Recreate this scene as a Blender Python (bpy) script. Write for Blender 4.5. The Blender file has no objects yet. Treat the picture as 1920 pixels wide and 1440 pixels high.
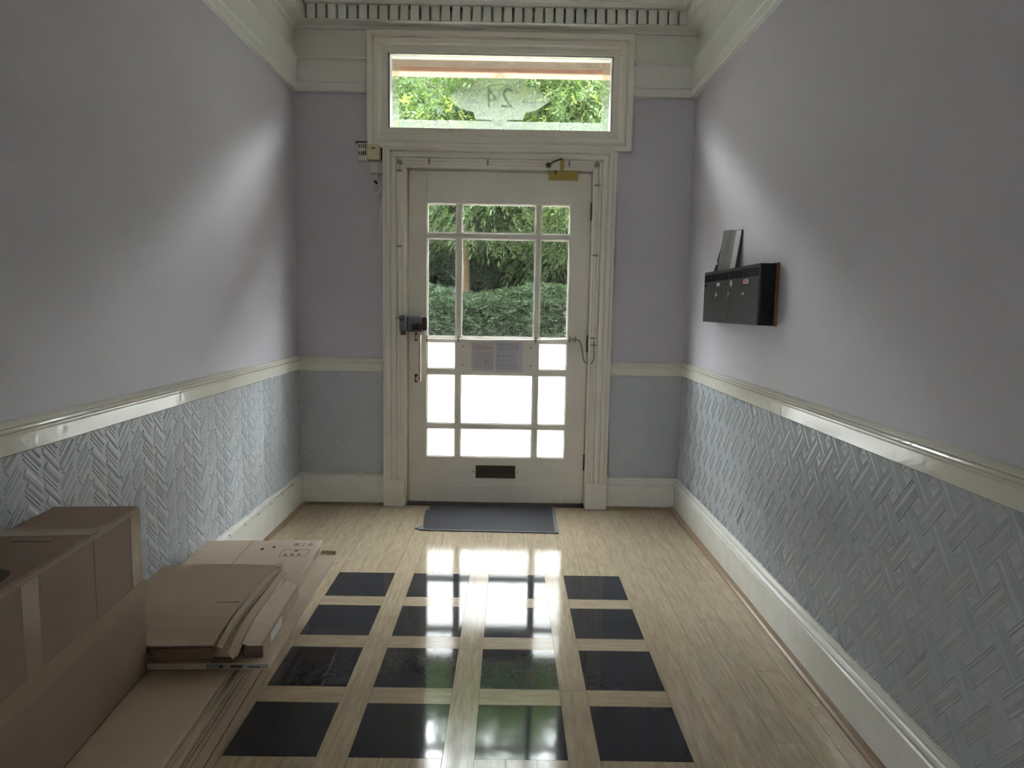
import bpy, math, random
from mathutils import Vector, Matrix
random.seed(7)
sc = bpy.context.scene
col = sc.collection
R = math.radians

# ------------------------------------------------------------------ camera, sky, exposure
cam_d = bpy.data.cameras.new('camera'); cam = bpy.data.objects.new('camera', cam_d); col.objects.link(cam)
cam_d.sensor_width = 36.0; cam_d.lens = 1277.28 / 1920 * 36.0; cam_d.clip_start = 0.02; cam_d.clip_end = 200
rt = Vector((0.99984815, -0.00309063, 0.01715005)); up = Vector((-0.01669546, 0.11213243, 0.99355301)); fw = Vector((0.00499378, 0.99368847, -0.1120638))
cam.matrix_world = Matrix(((rt.x, up.x, -fw.x, 0.0), (rt.y, up.y, -fw.y, -4.9093), (rt.z, up.z, -fw.z, 1.4592), (0, 0, 0, 1)))
sc.camera = cam

world = bpy.data.worlds.new('world'); sc.world = world; world.use_nodes = True
wn = world.node_tree.nodes; wl = world.node_tree.links; wn.clear()
wo = wn.new('ShaderNodeOutputWorld'); bg = wn.new('ShaderNodeBackground')
bg.inputs['Color'].default_value = (0.93, 0.97, 1.0, 1); bg.inputs['Strength'].default_value = 32.0
wl.new(bg.outputs[0], wo.inputs[0])

sc.view_settings.view_transform = 'Standard'; sc.view_settings.look = 'None'
sc.view_settings.exposure = 0.5; sc.view_settings.gamma = 1.0; sc.view_settings.use_curve_mapping = False
cy = sc.cycles
cy.use_denoising = True; cy.max_bounces = 14; cy.diffuse_bounces = 10; cy.glossy_bounces = 5
cy.transmission_bounces = 8; cy.transparent_max_bounces = 24; cy.caustics_reflective = False; cy.caustics_refractive = False
cy.sample_clamp_indirect = 12.0

# ------------------------------------------------------------------ materials
MATS = {}
def srgb(r, g, b):
    f = lambda c: ((c / 255.0 + 0.055) / 1.055) ** 2.4 if c > 10 else c / 255.0 / 12.92
    return (f(r), f(g), f(b), 1)
def mat(name, c, rough=0.5, var=0.06, vscale=6.0, stretch=(1, 1, 1), bump=0.0, bscale=60.0, coat=0.0, metal=0.0, rnd=0.0, spec=0.5, rvar=0.0):
    """Principled paint / card / metal: noise over the colour, noise relief, optional per-object shade."""
    m = bpy.data.materials.new(name); m.use_nodes = True; MATS[name] = m
    n = m.node_tree.nodes; l = m.node_tree.links
    p = n['Principled BSDF']; tc = n.new('ShaderNodeTexCoord'); mp = n.new('ShaderNodeMapping')
    mp.inputs['Scale'].default_value = stretch
    oi = n.new('ShaderNodeObjectInfo'); add = n.new('ShaderNodeVectorMath'); add.operation = 'ADD'
    cmb = n.new('ShaderNodeVectorMath'); cmb.operation = 'SCALE'; cmb.inputs[0].default_value = (13, 7, 5)
    l.new(oi.outputs['Random'], cmb.inputs['Scale'])
    l.new(tc.outputs['Object'], mp.inputs[0]); l.new(mp.outputs[0], add.inputs[0]); l.new(cmb.outputs[0], add.inputs[1])
    nz = n.new('ShaderNodeTexNoise'); nz.inputs['Scale'].default_value = vscale; nz.inputs['Detail'].default_value = 6; nz.inputs['Roughness'].default_value = 0.6
    l.new(add.outputs[0], nz.inputs['Vector'])
    ramp = n.new('ShaderNodeMapRange'); ramp.inputs['From Min'].default_value = 0.25; ramp.inputs['From Max'].default_value = 0.75
    ramp.inputs['To Min'].default_value = 1 - var; ramp.inputs['To Max'].default_value = 1 + var
    l.new(nz.outputs['Fac'], ramp.inputs['Value'])
    last = ramp.outputs[0]
    if rnd:
        r2 = n.new('ShaderNodeMapRange'); r2.inputs['To Min'].default_value = 1 - rnd; r2.inputs['To Max'].default_value = 1 + rnd
        l.new(oi.outputs['Random'], r2.inputs['Value'])
        mu = n.new('ShaderNodeMath'); mu.operation = 'MULTIPLY'; l.new(last, mu.inputs[0]); l.new(r2.outputs[0], mu.inputs[1]); last = mu.outputs[0]
    mx = n.new('ShaderNodeVectorMath'); mx.operation = 'SCALE'; mx.inputs[0].default_value = c[:3]
    l.new(last, mx.inputs['Scale']); l.new(mx.outputs[0], p.inputs['Base Color'])
    p.inputs['Roughness'].default_value = rough; p.inputs['Metallic'].default_value = metal
    p.inputs['Coat Weight'].default_value = coat; p.inputs['Coat Roughness'].default_value = 0.08
    p.inputs['Specular IOR Level'].default_value = spec
    if rvar:
        r3 = n.new('ShaderNodeMapRange'); r3.inputs['From Min'].default_value = 0.3; r3.inputs['From Max'].default_value = 0.7
        r3.inputs['To Min'].default_value = max(0.02, rough - rvar); r3.inputs['To Max'].default_value = rough + rvar
        l.new(nz.outputs['Fac'], r3.inputs['Value']); l.new(r3.outputs[0], p.inputs['Roughness'])
    if bump:
        nb = n.new('ShaderNodeTexNoise'); nb.inputs['Scale'].default_value = bscale; nb.inputs['Detail'].default_value = 4
        l.new(add.outputs[0], nb.inputs['Vector'])
        b = n.new('ShaderNodeBump'); b.inputs['Strength'].default_value = bump; b.inputs['Distance'].default_value = 0.004
        l.new(nb.outputs['Fac'], b.inputs['Height']); l.new(b.outputs[0], p.inputs['Normal'])
    return m
def glassmat(name, tint, etched=0.0, refl=1.0, tcol=(0.9, 0.93, 0.92)):
    m = bpy.data.materials.new(name); m.use_nodes = True; MATS[name] = m
    n = m.node_tree.nodes; l = m.node_tree.links; n.clear()
    o = n.new('ShaderNodeOutputMaterial'); tr = n.new('ShaderNodeBsdfTransparent'); tr.inputs[0].default_value = (*tint, 1)
    base = tr.outputs[0]
    if etched:
        tl = n.new('ShaderNodeBsdfTranslucent'); tl.inputs[0].default_value = (*tcol, 1)
        mx = n.new('ShaderNodeMixShader'); mx.inputs[0].default_value = etched
        l.new(tr.outputs[0], mx.inputs[1]); l.new(tl.outputs[0], mx.inputs[2]); base = mx.outputs[0]
    gl = n.new('ShaderNodeBsdfGlossy'); gl.inputs['Roughness'].default_value = 0.25 if etched else 0.02
    lw = n.new('ShaderNodeLayerWeight'); pw = n.new('ShaderNodeMath'); pw.operation = 'POWER'; pw.inputs[1].default_value = 5.0; l.new(lw.outputs['Facing'], pw.inputs[0])
    ma = n.new('ShaderNodeMath'); ma.operation = 'MULTIPLY_ADD'; ma.inputs[1].default_value = 0.75; ma.inputs[2].default_value = 0.02; l.new(pw.outputs[0], ma.inputs[0])
    mm = n.new('ShaderNodeMath'); mm.operation = 'MULTIPLY'; mm.inputs[1].default_value = refl; l.new(ma.outputs[0], mm.inputs[0])
    m2 = n.new('ShaderNodeMixShader'); l.new(mm.outputs[0], m2.inputs[0]); l.new(base, m2.inputs[1]); l.new(gl.outputs[0], m2.inputs[2])
    l.new(m2.outputs[0], o.inputs[0])
    return m
mat('lavender_paint', srgb(198, 195, 204), 0.55, 0.03, 2.5, bump=0.12, bscale=90)
mat('frieze_paint', srgb(221, 221, 216), 0.55, 0.03, 3, bump=0.1, bscale=80)
mat('ceiling_paint', srgb(222, 220, 210), 0.7, 0.03, 3)
mat('dado_paint', srgb(183, 188, 194), 0.36, 0.05, 5, bump=0.15, bscale=120)
mat('gloss_white', srgb(225, 223, 212), 0.13, 0.04, 4, bump=0.35, bscale=22)
mat('door_white', srgb(230, 225, 215), 0.33, 0.04, 5, bump=0.12, bscale=60)
mat('skirting_white', srgb(227, 227, 221), 0.18, 0.07, 7, bump=0.3, bscale=22)
mat('beading_wood', srgb(140, 118, 92), 0.3, 0.15, 8, (1, .1, 1), bump=0.1)
mat('oak_vinyl', srgb(178, 162, 138), 0.11, 0.24, 75, (1.0, 0.10, 1), bump=0.03, bscale=25, rnd=0.04, rvar=0.03)
mat('oak_vinyl_cross', srgb(179, 163, 139), 0.11, 0.24, 75, (0.10, 1.0, 1), bump=0.03, bscale=25, rnd=0.04, rvar=0.03)
mat('black_vinyl', srgb(50, 51, 56), 0.06, 0.18, 40, bump=0.03, bscale=16, rnd=0.12)
mat('joint_dark', srgb(84, 70, 52), 0.6, 0.1)
mat('cardboard_shaded', srgb(130, 110, 95), 0.7, 0.05, 8, bump=0.06, bscale=70)  # cardboard with the dim light around the taped box put into its colour
mat('cardboard', srgb(178, 158, 138), 0.7, 0.05, 8, bump=0.06, bscale=70, rnd=0.06)
mat('cardboard_pale', srgb(200, 182, 164), 0.65, 0.05, 8, bump=0.06, bscale=70, rnd=0.04)
mat('cardboard_edge', srgb(120, 96, 76), 0.8, 0.12, 60)
mat('print_ink', srgb(62, 52, 46), 0.7, 0.05)
mat('print_grey', srgb(124, 108, 95), 0.7, 0.05)
mat('white_label', srgb(215, 212, 210), 0.5, 0.03)
mat('steel_dark', srgb(40, 41, 39), 0.45, 0.06, 6, spec=0.25)
mat('steel_black', srgb(24, 24, 27), 0.5, 0.05, spec=0.25)
mat('slot_dark', srgb(12, 12, 14), 0.7, 0.05, spec=0.1)
mat('hall_paint', srgb(112, 106, 104), 0.6, 0.04, 3)  # kept dark so the added stair hall bounces little light
mat('backboard_wood', srgb(120, 82, 58), 0.55, 0.18, 20, (1, 1, .1))
mat('brass', srgb(176, 154, 84), 0.4, 0.12, 20, metal=0.5)
mat('brass_dull', srgb(206, 198, 172), 0.3, 0.08, 20, metal=0.2)
mat('chrome', srgb(200, 200, 198), 0.22, 0.04, metal=0.8)
mat('lock_grey', srgb(98, 100, 104), 0.42, 0.06)
mat('lock_black', srgb(28, 28, 31), 0.4, 0.05)
mat('lock_red', srgb(84, 42, 44), 0.4, 0.05)
mat('dark_metal', srgb(60, 55, 50), 0.5, 0.1)
mat('brown_recess', srgb(92, 74, 62), 0.6, 0.1)
mat('cream_plastic', srgb(205, 195, 160), 0.45, 0.04)
mat('white_plastic', srgb(208, 206, 200), 0.4, 0.03)
mat('grey_cable', srgb(150, 150, 148), 0.45, 0.05)
mat('white_cable', srgb(210, 206, 194), 0.35, 0.05)
mat('clip_grey', srgb(140, 138, 132), 0.4, 0.06)
mat('mat_pile', srgb(58, 58, 62), 0.95, 0.25, 90, bump=0.8, bscale=220)
mat('mat_rubber', srgb(96, 97, 101), 0.6, 0.06)
mat('paper_white', srgb(205, 203, 214), 0.6, 0.03)
mat('paper_pink', srgb(206, 200, 202), 0.6, 0.03)
mat('ink_faint', srgb(150, 150, 160), 0.6, 0.03)
mat('ink_red', srgb(180, 146, 146), 0.6, 0.03)
mat('leaflet_grey', srgb(128, 130, 130), 0.4, 0.25, 9)
mat('leaflet_white', srgb(205, 206, 208), 0.5, 0.03)
mat('pink_sticker', srgb(186, 92, 92), 0.5, 0.05)
mat('wire_grey', srgb(150, 152, 150), 0.4, 0.03, metal=0.3)
mat('sandstone', srgb(190, 154, 132), 0.85, 0.1, 12, bump=0.3, bscale=60)
mat('exterior_stone', srgb(150, 135, 120), 0.85, 0.1, 6, bump=0.3)
mat('paving_slab', srgb(168, 166, 160), 0.85, 0.1, 5, bump=0.2, rnd=0.05)
mat('garden_soil', srgb(70, 62, 50), 0.95, 0.2, 4)
mat('bark', srgb(116, 106, 92), 0.9, 0.25, 12, (1, 1, .3), bump=0.5, bscale=30)
def leafmat(name, c, c2):
    m = mat(name, c, 0.5, 0.3, 1.2)
    n = m.node_tree.nodes; l = m.node_tree.links
    p = n['Principled BSDF']; o = [x for x in n if x.type == 'OUTPUT_MATERIAL'][0]
    tl = n.new('ShaderNodeBsdfTranslucent'); tl.inputs[0].default_value = c2
    mx = n.new('ShaderNodeMixShader'); mx.inputs[0].default_value = 0.35
    l.new(p.outputs[0], mx.inputs[1]); l.new(tl.outputs[0], mx.inputs[2]); l.new(mx.outputs[0], o.inputs[0])
leafmat('leaf_mid', srgb(74, 98, 62), srgb(98, 128, 60))
leafmat('leaf_light', srgb(124, 146, 80), srgb(150, 166, 74))
leafmat('leaf_dark', srgb(52, 72, 52), srgb(66, 92, 52))
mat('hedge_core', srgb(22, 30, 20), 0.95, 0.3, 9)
glassmat('clear_glass', (0.95, 0.965, 0.955))
glassmat('frosted_glass', (0.95, 0.96, 0.96), 0.9, tcol=(0.98, 0.99, 0.99))
glassmat('etched_glass', (0.90, 0.93, 0.88), 0.30, 0.6, tcol=(0.42, 0.46, 0.40))
glassmat('etched_line', (0.72, 0.76, 0.70), 0.2, 0.4, tcol=(0.3, 0.33, 0.28))
mat('clear_tape', srgb(156, 137, 119), 0.25, 0.05, 12, bump=0.15, bscale=25)

# ------------------------------------------------------------------ builders
class MB:
    def __init__(s): s.v = []; s.f = []
    def quad(s, a, b, c, d): i = len(s.v); s.v += [tuple(a), tuple(b), tuple(c), tuple(d)]; s.f.append((i, i+1, i+2, i+3)); return s
    def poly(s, pts): i = len(s.v); s.v += [tuple(p) for p in pts]; s.f.append(tuple(range(i, i+len(pts)))); return s
    def box(s, x0, x1, y0, y1, z0, z1):
        i = len(s.v)
        s.v += [(x, y, z) for x in (x0, x1) for y in (y0, y1) for z in (z0, z1)]
        for q in ((0,1,3,2),(4,6,7,5),(0,4,5,1),(2,3,7,6),(0,2,6,4),(1,5,7,3)): s.f.append(tuple(i+k for k in q))
        return s
    def prism(s, prof, a, b, close=True):
        """profile of 3-D points at the start, shifted by vector b-a at the end"""
        i = len(s.v); n = len(prof); d = Vector(b) - Vector(a)
        s.v += [tuple(p) for p in prof] + [tuple(Vector(p) + d) for p in prof]
        for k in range(n if close else n-1): s.f.append((i+k, i+(k+1) % n, i+n+(k+1) % n, i+n+k))
        if close: s.f.append(tuple(range(i, i+n))[::-1]); s.f.append(tuple(range(i+n, i+2*n)))
        return s
    def tube(s, pts, r, n=8, r2=None):
        pts = [Vector(p) for p in pts]; i0 = len(s.v); m = len(pts); prev = None
        for k, p in enumerate(pts):
            t = (pts[min(k+1, m-1)] - pts[max(k-1, 0)]).normalized()
            if prev is None:
                a = Vector((0, 0, 1)) if abs(t.z) < .9 else Vector((1, 0, 0)); u = t.cross(a).normalized()
            else:
                u = (prev - t * prev.dot(t)).normalized()
            prev = u; w = t.cross(u); rr = r if r2 is None else r + (r2 - r) * k / (m-1)
            for j in range(n):
                an = 2 * math.pi * j / n; s.v.append(tuple(p + u * math.cos(an) * rr + w * math.sin(an) * rr))
        for k in range(m-1):
            for j in range(n):
                a = i0+k*n+j; b = i0+k*n+(j+1) % n; s.f.append((a, b, b+n, a+n))
        s.f.append(tuple(i0+j for j in range(n))[::-1]); s.f.append(tuple(i0+(m-1)*n+j for j in range(n)))
        return s
    def frustum(s, cx, cy, cz, axis, r0, r1, h, n=16):
        a = Vector(axis).normalized(); c = Vector((cx, cy, cz))
        return s.tube([c, c + a * h], r0, n, r1)
    def build(s, name, m, parent=None, org=None, bevel=0, smooth=False, seg=2):
        me = bpy.data.meshes.new(name)
        o = Vector(org) if org else Vector((0, 0, 0))
        me.from_pydata([tuple(Vector(p) - o) for p in s.v], [], s.f); me.update()
        me.materials.append(MATS[m])
        if smooth: me.polygons.foreach_set('use_smooth', [True] * len(me.polygons))
        ob = bpy.data.objects.new(name, me); col.objects.link(ob)
        if parent is not None:
            ob.parent = parent
            ob.location = o - (parent.location if org else Vector((0, 0, 0))) if org else -parent.location if parent.type == 'EMPTY' or parent.location.length else (0, 0, 0)
        else: ob.location = o
        if bevel:
            b = ob.modifiers.new('bevel', 'BEVEL'); b.width = bevel; b.segments = seg; b.limit_method = 'ANGLE'; b.angle_limit = R(40)
        return ob
def tag(o, label, cat, group=None, kind=None):
    o['label'] = label; o['category'] = cat
    if group: o['group'] = group
    if kind: o['kind'] = kind
    return o
def empty(name, loc, rz=0):
    e = bpy.data.objects.new(name, None); col.objects.link(e); e.location = loc; e.rotation_euler = (0, 0, rz); e.empty_display_size = 0.1
    return e
def stuff(o): o['kind'] = 'stuff'; return o
def struct(o, label, cat): return tag(o, label, cat, kind='structure')

# ------------------------------------------------------------------ dimensions
XL, XR, YB, ZC = -1.52, 1.2586, -5.2, 3.78
DX0, DX1, DZ = -0.735, 0.568, 2.412          # door opening
TX0, TX1, TZ0, TZ1 = -0.864, 0.683, 2.682, 3.176   # transom opening
YW = 0.10                                    # wall thickness

# ------------------------------------------------------------------ room shell
struct(MB().box(XL-.25, XL, YB, YW, -.1, ZC+.1).build('wall_left', 'lavender_paint'), 'lavender painted left wall above a blue-grey dado', 'wall')
struct(MB().box(XR, XR+.25, YB, YW, -.1, ZC+.1).build('wall_right', 'lavender_paint'), 'lavender painted right wall that carries the mailboxes', 'wall')
wf = MB()
wf.box(XL, DX0-.12, 0, YW, 0, ZC); wf.box(DX1+.11, XR, 0, YW, 0, ZC); wf.box(DX0-.12, DX1+.11, 0, YW, 3.2, ZC)
wall_front = struct(wf.build('wall_front', 'lavender_paint'), 'lavender painted end wall around the glazed front door', 'wall')
# added stair hall behind the viewer; its two windows bring in fill light
HX0, HX1, HY = -3.8, 3.5, -10.2
WN = [(-3.3, -2.35), (2.4, 2.85)]; WZ0, WZ1 = 1.5, 2.42
b = MB(); xe = HX0-.2
for a, c in WN:
    b.box(xe, a, HY-.2, HY, -.1, ZC+.1).box(a, c, HY-.2, HY, -.1, WZ0).box(a, c, HY-.2, HY, WZ1, ZC+.1); xe = c
b.box(xe, HX1+.2, HY-.2, HY, -.1, ZC+.1)
struct(b.build('wall_back', 'hall_paint'), 'grey painted back wall of the added stair hall behind the viewer', 'wall')
struct(MB().box(HX0-.2, HX0, HY, YB, -.1, ZC+.1).box(HX0, XL-.25, YB, YB+.2, -.1, ZC+.1).build('wall_back_left', 'hall_paint'), 'grey painted left side of the added stair hall behind the viewer', 'wall')
struct(MB().box(HX1, HX1+.2, HY, YB, -.1, ZC+.1).box(XR+.25, HX1, YB, YB+.2, -.1, ZC+.1).build('wall_back_right', 'hall_paint'), 'grey painted right side of the added stair hall behind the viewer', 'wall')
struct(MB().box(XL, XR, YB, YW, ZC, ZC+.15).box(HX0, HX1, HY, YB, ZC, ZC+.15).build('ceiling', 'ceiling_paint'), 'off-white plaster ceiling over the cornice', 'ceiling')
floor = struct(MB().box(XL, XR, YB, 0.12, -.1, -.004).box(HX0, HX1, HY, YB, -.1, -.004).build('floor', 'joint_dark'), 'polished oak-look vinyl floor inset with black square tiles', 'floor')

# dado paint skins: painted embossed paper below the dado rail
def skin(name, pts, parent, m='dado_paint'):
    return MB().poly(pts).build(name, m, parent)
wall_l = bpy.data.objects['wall_left']; wall_r = bpy.data.objects['wall_right']
MB().box(XL, XL+.002, YB, 0, .15, 1.0).build('dado_paper', 'dado_paint', wall_l)
MB().box(XR-.002, XR, YB, 0, .15, 1.0).build('dado_paper', 'dado_paint', wall_r)
MB().box(XL, -.88, -.002, 0, .15, 1.0).build('dado_paper', 'dado_paint', wall_front)
MB().box(.70, XR, -.002, 0, .15, 1.0).build('dado_paper', 'dado_paint', wall_front)
# painted frieze between picture rail and cornice
MB().box(XL, XL+.003, YB, 0, 3.0, ZC).build('frieze', 'frieze_paint', wall_l)
MB().box(XR-.003, XR, YB, 0, 3.0, ZC).build('frieze', 'frieze_paint', wall_r)
MB().box(XL, TX0-.06, -.003, 0, 3.0, ZC).box(TX1+.06, XR, -.003, 0, 3.0, ZC).box(TX0-.06, TX1+.06, -.003, 0, 3.24, ZC).build('frieze', 'frieze_paint', wall_front)

# embossed relief: ridge of triangular section between two wall points
def ridge(mb, a, b, w, h, to3):
    ax, az = a; bx, bz = b; dx, dz = bx-ax, bz-az; L = math.hypot(dx, dz)
    if L < 1e-5: return
    nx, nz = -dz/L*w/2, dx/L*w/2
    q = [to3(ax+nx, az+nz, 0), to3(bx+nx, bz+nz, 0), to3(bx-nx*.35, bz-nz*.35, h), to3(ax-nx*.35, az-nz*.35, h)]
    q0 = [to3(ax+nx*.35, az+nz*.35, h), to3(bx+nx*.35, bz+nz*.35, h)]
    q2 = [to3(ax-nx, az-nz, 0), to3(bx-nx, bz-nz, 0)]
    mb.quad(q[0], q[1], q0[1], q0[0]); mb.quad(q0[0], q0[1], q[2], q[3]); mb.quad(q[3], q[2], q2[1], q2[0])
    mb.quad(q[0], q0[0], q[3], q2[0]); mb.quad(q[1], q2[1], q[2], q0[1])
def clipseg(a, b, s0, s1, z0, z1):
    t0, t1 = 0.0, 1.0; dx, dz = b[0]-a[0], b[1]-a[1]
    for p, q in ((-dx, a[0]-s0), (dx, s1-a[0]), (-dz, a[1]-z0), (dz, z1-a[1])):
        if abs(p) < 1e-9:
            if q < 0: return None
        else:
            t = q/p
            if p < 0: t0 = max(t0, t)
            else: t1 = min(t1, t)
    if t0 >= t1: return None
    return (a[0]+dx*t0, a[1]+dz*t0), (a[0]+dx*t1, a[1]+dz*t1)
def herringbone(mb, s0, s1, to3, off, sgn=1, hk=1.0):
    W, P = 0.0868, 0.117
    k0 = int(math.floor((s0-off)/W)) - 1; k1 = int(math.ceil((s1-off)/W)) + 1
    for k in range(k0, k1):
        c = k % 4; x = off + k*W; slope = -1 if c < 2 else 1
        ph = {0: 0.0, 1: 0.052, 2: 0.052, 3: 0.0}[c]
        for j in range(-3, 12):
            zb = j*P + ph + .015
            # thick bar, then two or three thin ridges
            spec = [(0, .048, .0036), (.042, .011, .0024), (.058, .011, .0024), (.085, .030, .003)] if c in (0, 2) else [(0, .030, .0034), (.028, .011, .0022), (.044, .011, .0022), (.078, .046, .0034)]
            for n, (dz, w, h) in enumerate(spec):
                e0, e1 = .004, W-.004
                if n in (1, 2): e1 = W-.018
                if n == 3: e0 = .016
                a = (x+e0, zb+dz + (slope*e0 if slope > 0 else -e0+W)); b = (x+e1, zb+dz + (slope*e1 if slope > 0 else -e1+W))
                r = clipseg(a, b, s0, s1, .20, .99)
                if r: ridge(mb, r[0], r[1], w*.7, h*hk, to3)
m = MB(); herringbone(m, -4.6, -.005, lambda s, z, h: (XL+.002+h, s, z), -2.118)
stuff(m.build('embossed_herringbone', 'dado_paint', wall_l))
m = MB(); herringbone(m, XL+.004, -.905, lambda s, z, h: (s, -.002-h, z), -1.418+.1736, hk=.5)
stuff(m.build('embossed_herringbone', 'dado_paint', wall_front))
def weave(mb, s0, s1, to3):
    E1, E2 = Vector((-.067, -.0825)), Vector((-.067, .0825))
    o = Vector((-2.955, .792))
    for i in range(-45, 50):
        for j in range(-45, 50):
            c = o + E1*i + E2*j
            if not (s0-.15 < c.x < s1+.15 and .1 < c.y < 1.1): continue
            P = lambda u, v: tuple(c + E1*(u-.2) + E2*(v-.2))
            lines = [(.43, .0075, .0032), (.52, .0060, .0025), (.71, .0042, .0021), (.78, .0042, .0021), (.85, .0042, .0021), (.95, .0070, .0030)]
            for t, w, h in lines:          # over-and-under strips of the basket weave
                a, b = ((.02, t), (1.38, t)) if (i+j) % 2 == 0 else ((t, .02), (t, 1.38))
                r = clipseg(P(*a), P(*b), s0, s1, .2, .99)
                if r: ridge(mb, r[0], r[1], w, h, to3)
            for n in range(4):
                rr = .008 + n*.0045; cx, cz = c.x, c.y - .012
                pts = [(cx + rr*math.cos(t), cz + rr*math.sin(t)) for t in [R(35 + 110*q/4) for q in range(5)]]
                for a, b in zip(pts, pts[1:]):
                    r = clipseg(a, b, s0, s1, .2, .99)
                    if r: ridge(mb, r[0], r[1], .0032, .0013, to3)
m = MB(); weave(m, -4.2, -.005, lambda s, z, h: (XR-.002-h, s, z))
stuff(m.build('embossed_weave', 'dado_paint', wall_r))

# ------------------------------------------------------------------ floor planks and tiles
T, G, X0, YF, PR = 0.3048, 0.1044, -0.9094, -1.3108, 0.4109
xs = []
for k in range(4):
    for j in range(3): xs.append((X0 + k*(T+G) + j*T/3, X0 + k*(T+G) + (j+1)*T/3, ('tile', k)))
    xs.append((X0 + k*(T+G) + T, X0 + (k+1)*(T+G), ('gap', k)))
xs = xs[:-1]
x = X0
while x > XL+.03: xs.append((max(x-.1016, XL+.01), x, ('side', 0))); x -= .1016
x = xs[14][1] if False else X0 + 3*(T+G) + T
while x < XR-.03: xs.append((x, min(x+.1016, XR-.01), ('side', 1))); x += .1016
g = 0.0007
pm = {}
def plank(x0, x1, y0, y1, name='plank', m='oak_vinyl', z=0.0):
    w, l = round(x1-x0-2*g, 4), round(y1-y0-2*g, 4)
    key = (w, l, m)
    if key not in pm:
        me = bpy.data.meshes.new(name); b = MB().box(-w/2, w/2, -l/2, l/2, -.006, 0)
        me.from_pydata(b.v, [], b.f); me.materials.append(MATS[m]); pm[key] = me
    o = bpy.data.objects.new(name, pm[key]); col.objects.link(o); o.parent = floor
    o.location = ((x0+x1)/2, (y0+y1)/2, z + random.uniform(-.0002, .0002))
YN = YF - 3*PR - T
for n, (a, b, (kind, k)) in enumerate(xs):
    def run(y1, y0, first):
        y = y1; l = first
        while y > y0 + 1e-4:
            e = max(y-l, y0)
            if e - y0 < .12: e = y0
            plank(a, b, e, y); y = e; l = .914
    st = [.914, .305, .61][n % 3]
    if kind == 'tile':
        run(-.0, YF, st); run(YN, YB, st)
    elif kind == 'gap':
        run(-.0, YB, st)
    else:
        run(-.0, YB, [.914, .457, .7, .25][n % 4])
for k in range(4):
    xa = X0 + k*(T+G)
    for r in range(4):
        ya = YF - r*PR
        plank(xa, xa+T, ya-T, ya, 'black_tile', 'black_vinyl')
        if r < 3: plank(xa, xa+T, ya-PR, ya-T, 'cross_plank', 'oak_vinyl_cross')
# floor of the added stair hall behind the viewer
MB().box(HX0, HX1, HY, YB, -.004, 0).build('plank_field', 'oak_vinyl', floor)

# ------------------------------------------------------------------ mouldings
def rail(name, prof, side, y0, y1, m, bevel=0):
    """prof: list of (proud, z) from the wall; side l / r / f (f runs along x from y0 to y1)"""
    b = MB()
    if side == 'l': b.prism([(XL+p, y0, z) for p, z in prof], (0, y0, 0), (0, y1, 0))
    if side == 'r': b.prism([(XR-p, y0, z) for p, z in prof][::-1], (0, y0, 0), (0, y1, 0))
    if side == 'f': b.prism([(y0, -p, z) for p, z in prof][::-1], (y0, 0, 0), (y1, 0, 0))
    return b.build(name, m)
DADO = [(0, .982), (.012, .985), (.020, .990), (.020, 1.042), (.015, 1.047), (.015, 1.052), (.024, 1.056), (.030, 1.063), (.024, 1.070), (.030, 1.074), (.022, 1.081), (.008, 1.087), (0, 1.089)]
struct(rail('trim_1', DADO, 'l', YB, 0, 'gloss_white'), 'glossy off-white dado rail along the left wall', 'dado rail')
struct(rail('trim_2', DADO, 'r', YB, 0, 'gloss_white'), 'glossy off-white dado rail along the right wall below the mailboxes', 'dado rail')
D2 = [(p, z-.006) for p, z in DADO]
struct(rail('trim_3', D2, 'f', XL, -.898, 'gloss_white'), 'short off-white dado rail left of the door frame', 'dado rail')
struct(rail('trim_4', D2, 'f', .724, XR, 'gloss_white'), 'short off-white dado rail right of the door frame', 'dado rail')
PIC = [(0, 2.912), (.028, 2.914), (.032, 2.92), (.032, 2.965), (.038, 2.972), (.036, 3.04), (.042, 3.10), (.045, 3.112), (.058, 3.118), (.058, 3.130), (.04, 3.138), (0, 3.142)]
struct(rail('trim_5', PIC, 'l', YB, 0, 'frieze_paint'), 'broad off-white picture rail high on the left wall', 'picture rail')
struct(rail('trim_6', PIC, 'r', YB, 0, 'frieze_paint'), 'broad off-white picture rail high on the right wall', 'picture rail')
struct(rail('trim_7', PIC, 'f', XL, -1.006, 'frieze_paint'), 'short picture rail left of the transom window', 'picture rail')
struct(rail('trim_8', PIC, 'f', .827, XR, 'frieze_paint'), 'short picture rail right of the transom window', 'picture rail')
BASE_L = [(0, 0), (.034, 0), (.034, .196), (.030, .205), (.022, .212), (.016, .224), (0, .228)]
BASE_R = [(0, 0), (.036, 0), (.036, .172), (.030, .176), (.030, .182), (.034, .188), (.026, .198), (.020, .202), (.020, .210), (.010, .222), (0, .226)]
struct(rail('baseboard_left', BASE_L, 'l', YB, 0, 'skirting_white'), 'tall off-white skirting board along the left wall', 'skirting board')
struct(rail('baseboard_right', BASE_R, 'r', YB, 0, 'skirting_white'), 'tall moulded off-white skirting board with chipped paint along the right wall', 'skirting board')
bf = struct(rail('baseboard_front', BASE_L, 'f', XL, -.898, 'skirting_white'), 'off-white skirting board left of the door frame', 'skirting board')
bf2 = struct(rail('baseboard_front', BASE_R, 'f', .724, XR, 'skirting_white'), 'off-white skirting board right of the door frame', 'skirting board')
QD = [(.03, 0), (.052, 0), (.051, .008), (.046, .015), (.038, .018), (.03, .018)]
QR = [(.03, 0), (.066, 0), (.065, .010), (.058, .019), (.045, .023), (.03, .023)]
def sub(o, p): o.parent = p; return o
sub(rail('floor_beading', QR, 'r', YB, 0, 'beading_wood'), bpy.data.objects['baseboard_right'])
sub(rail('floor_beading', QD, 'l', YB, 0, 'beading_wood'), bpy.data.objects['baseboard_left'])
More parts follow.
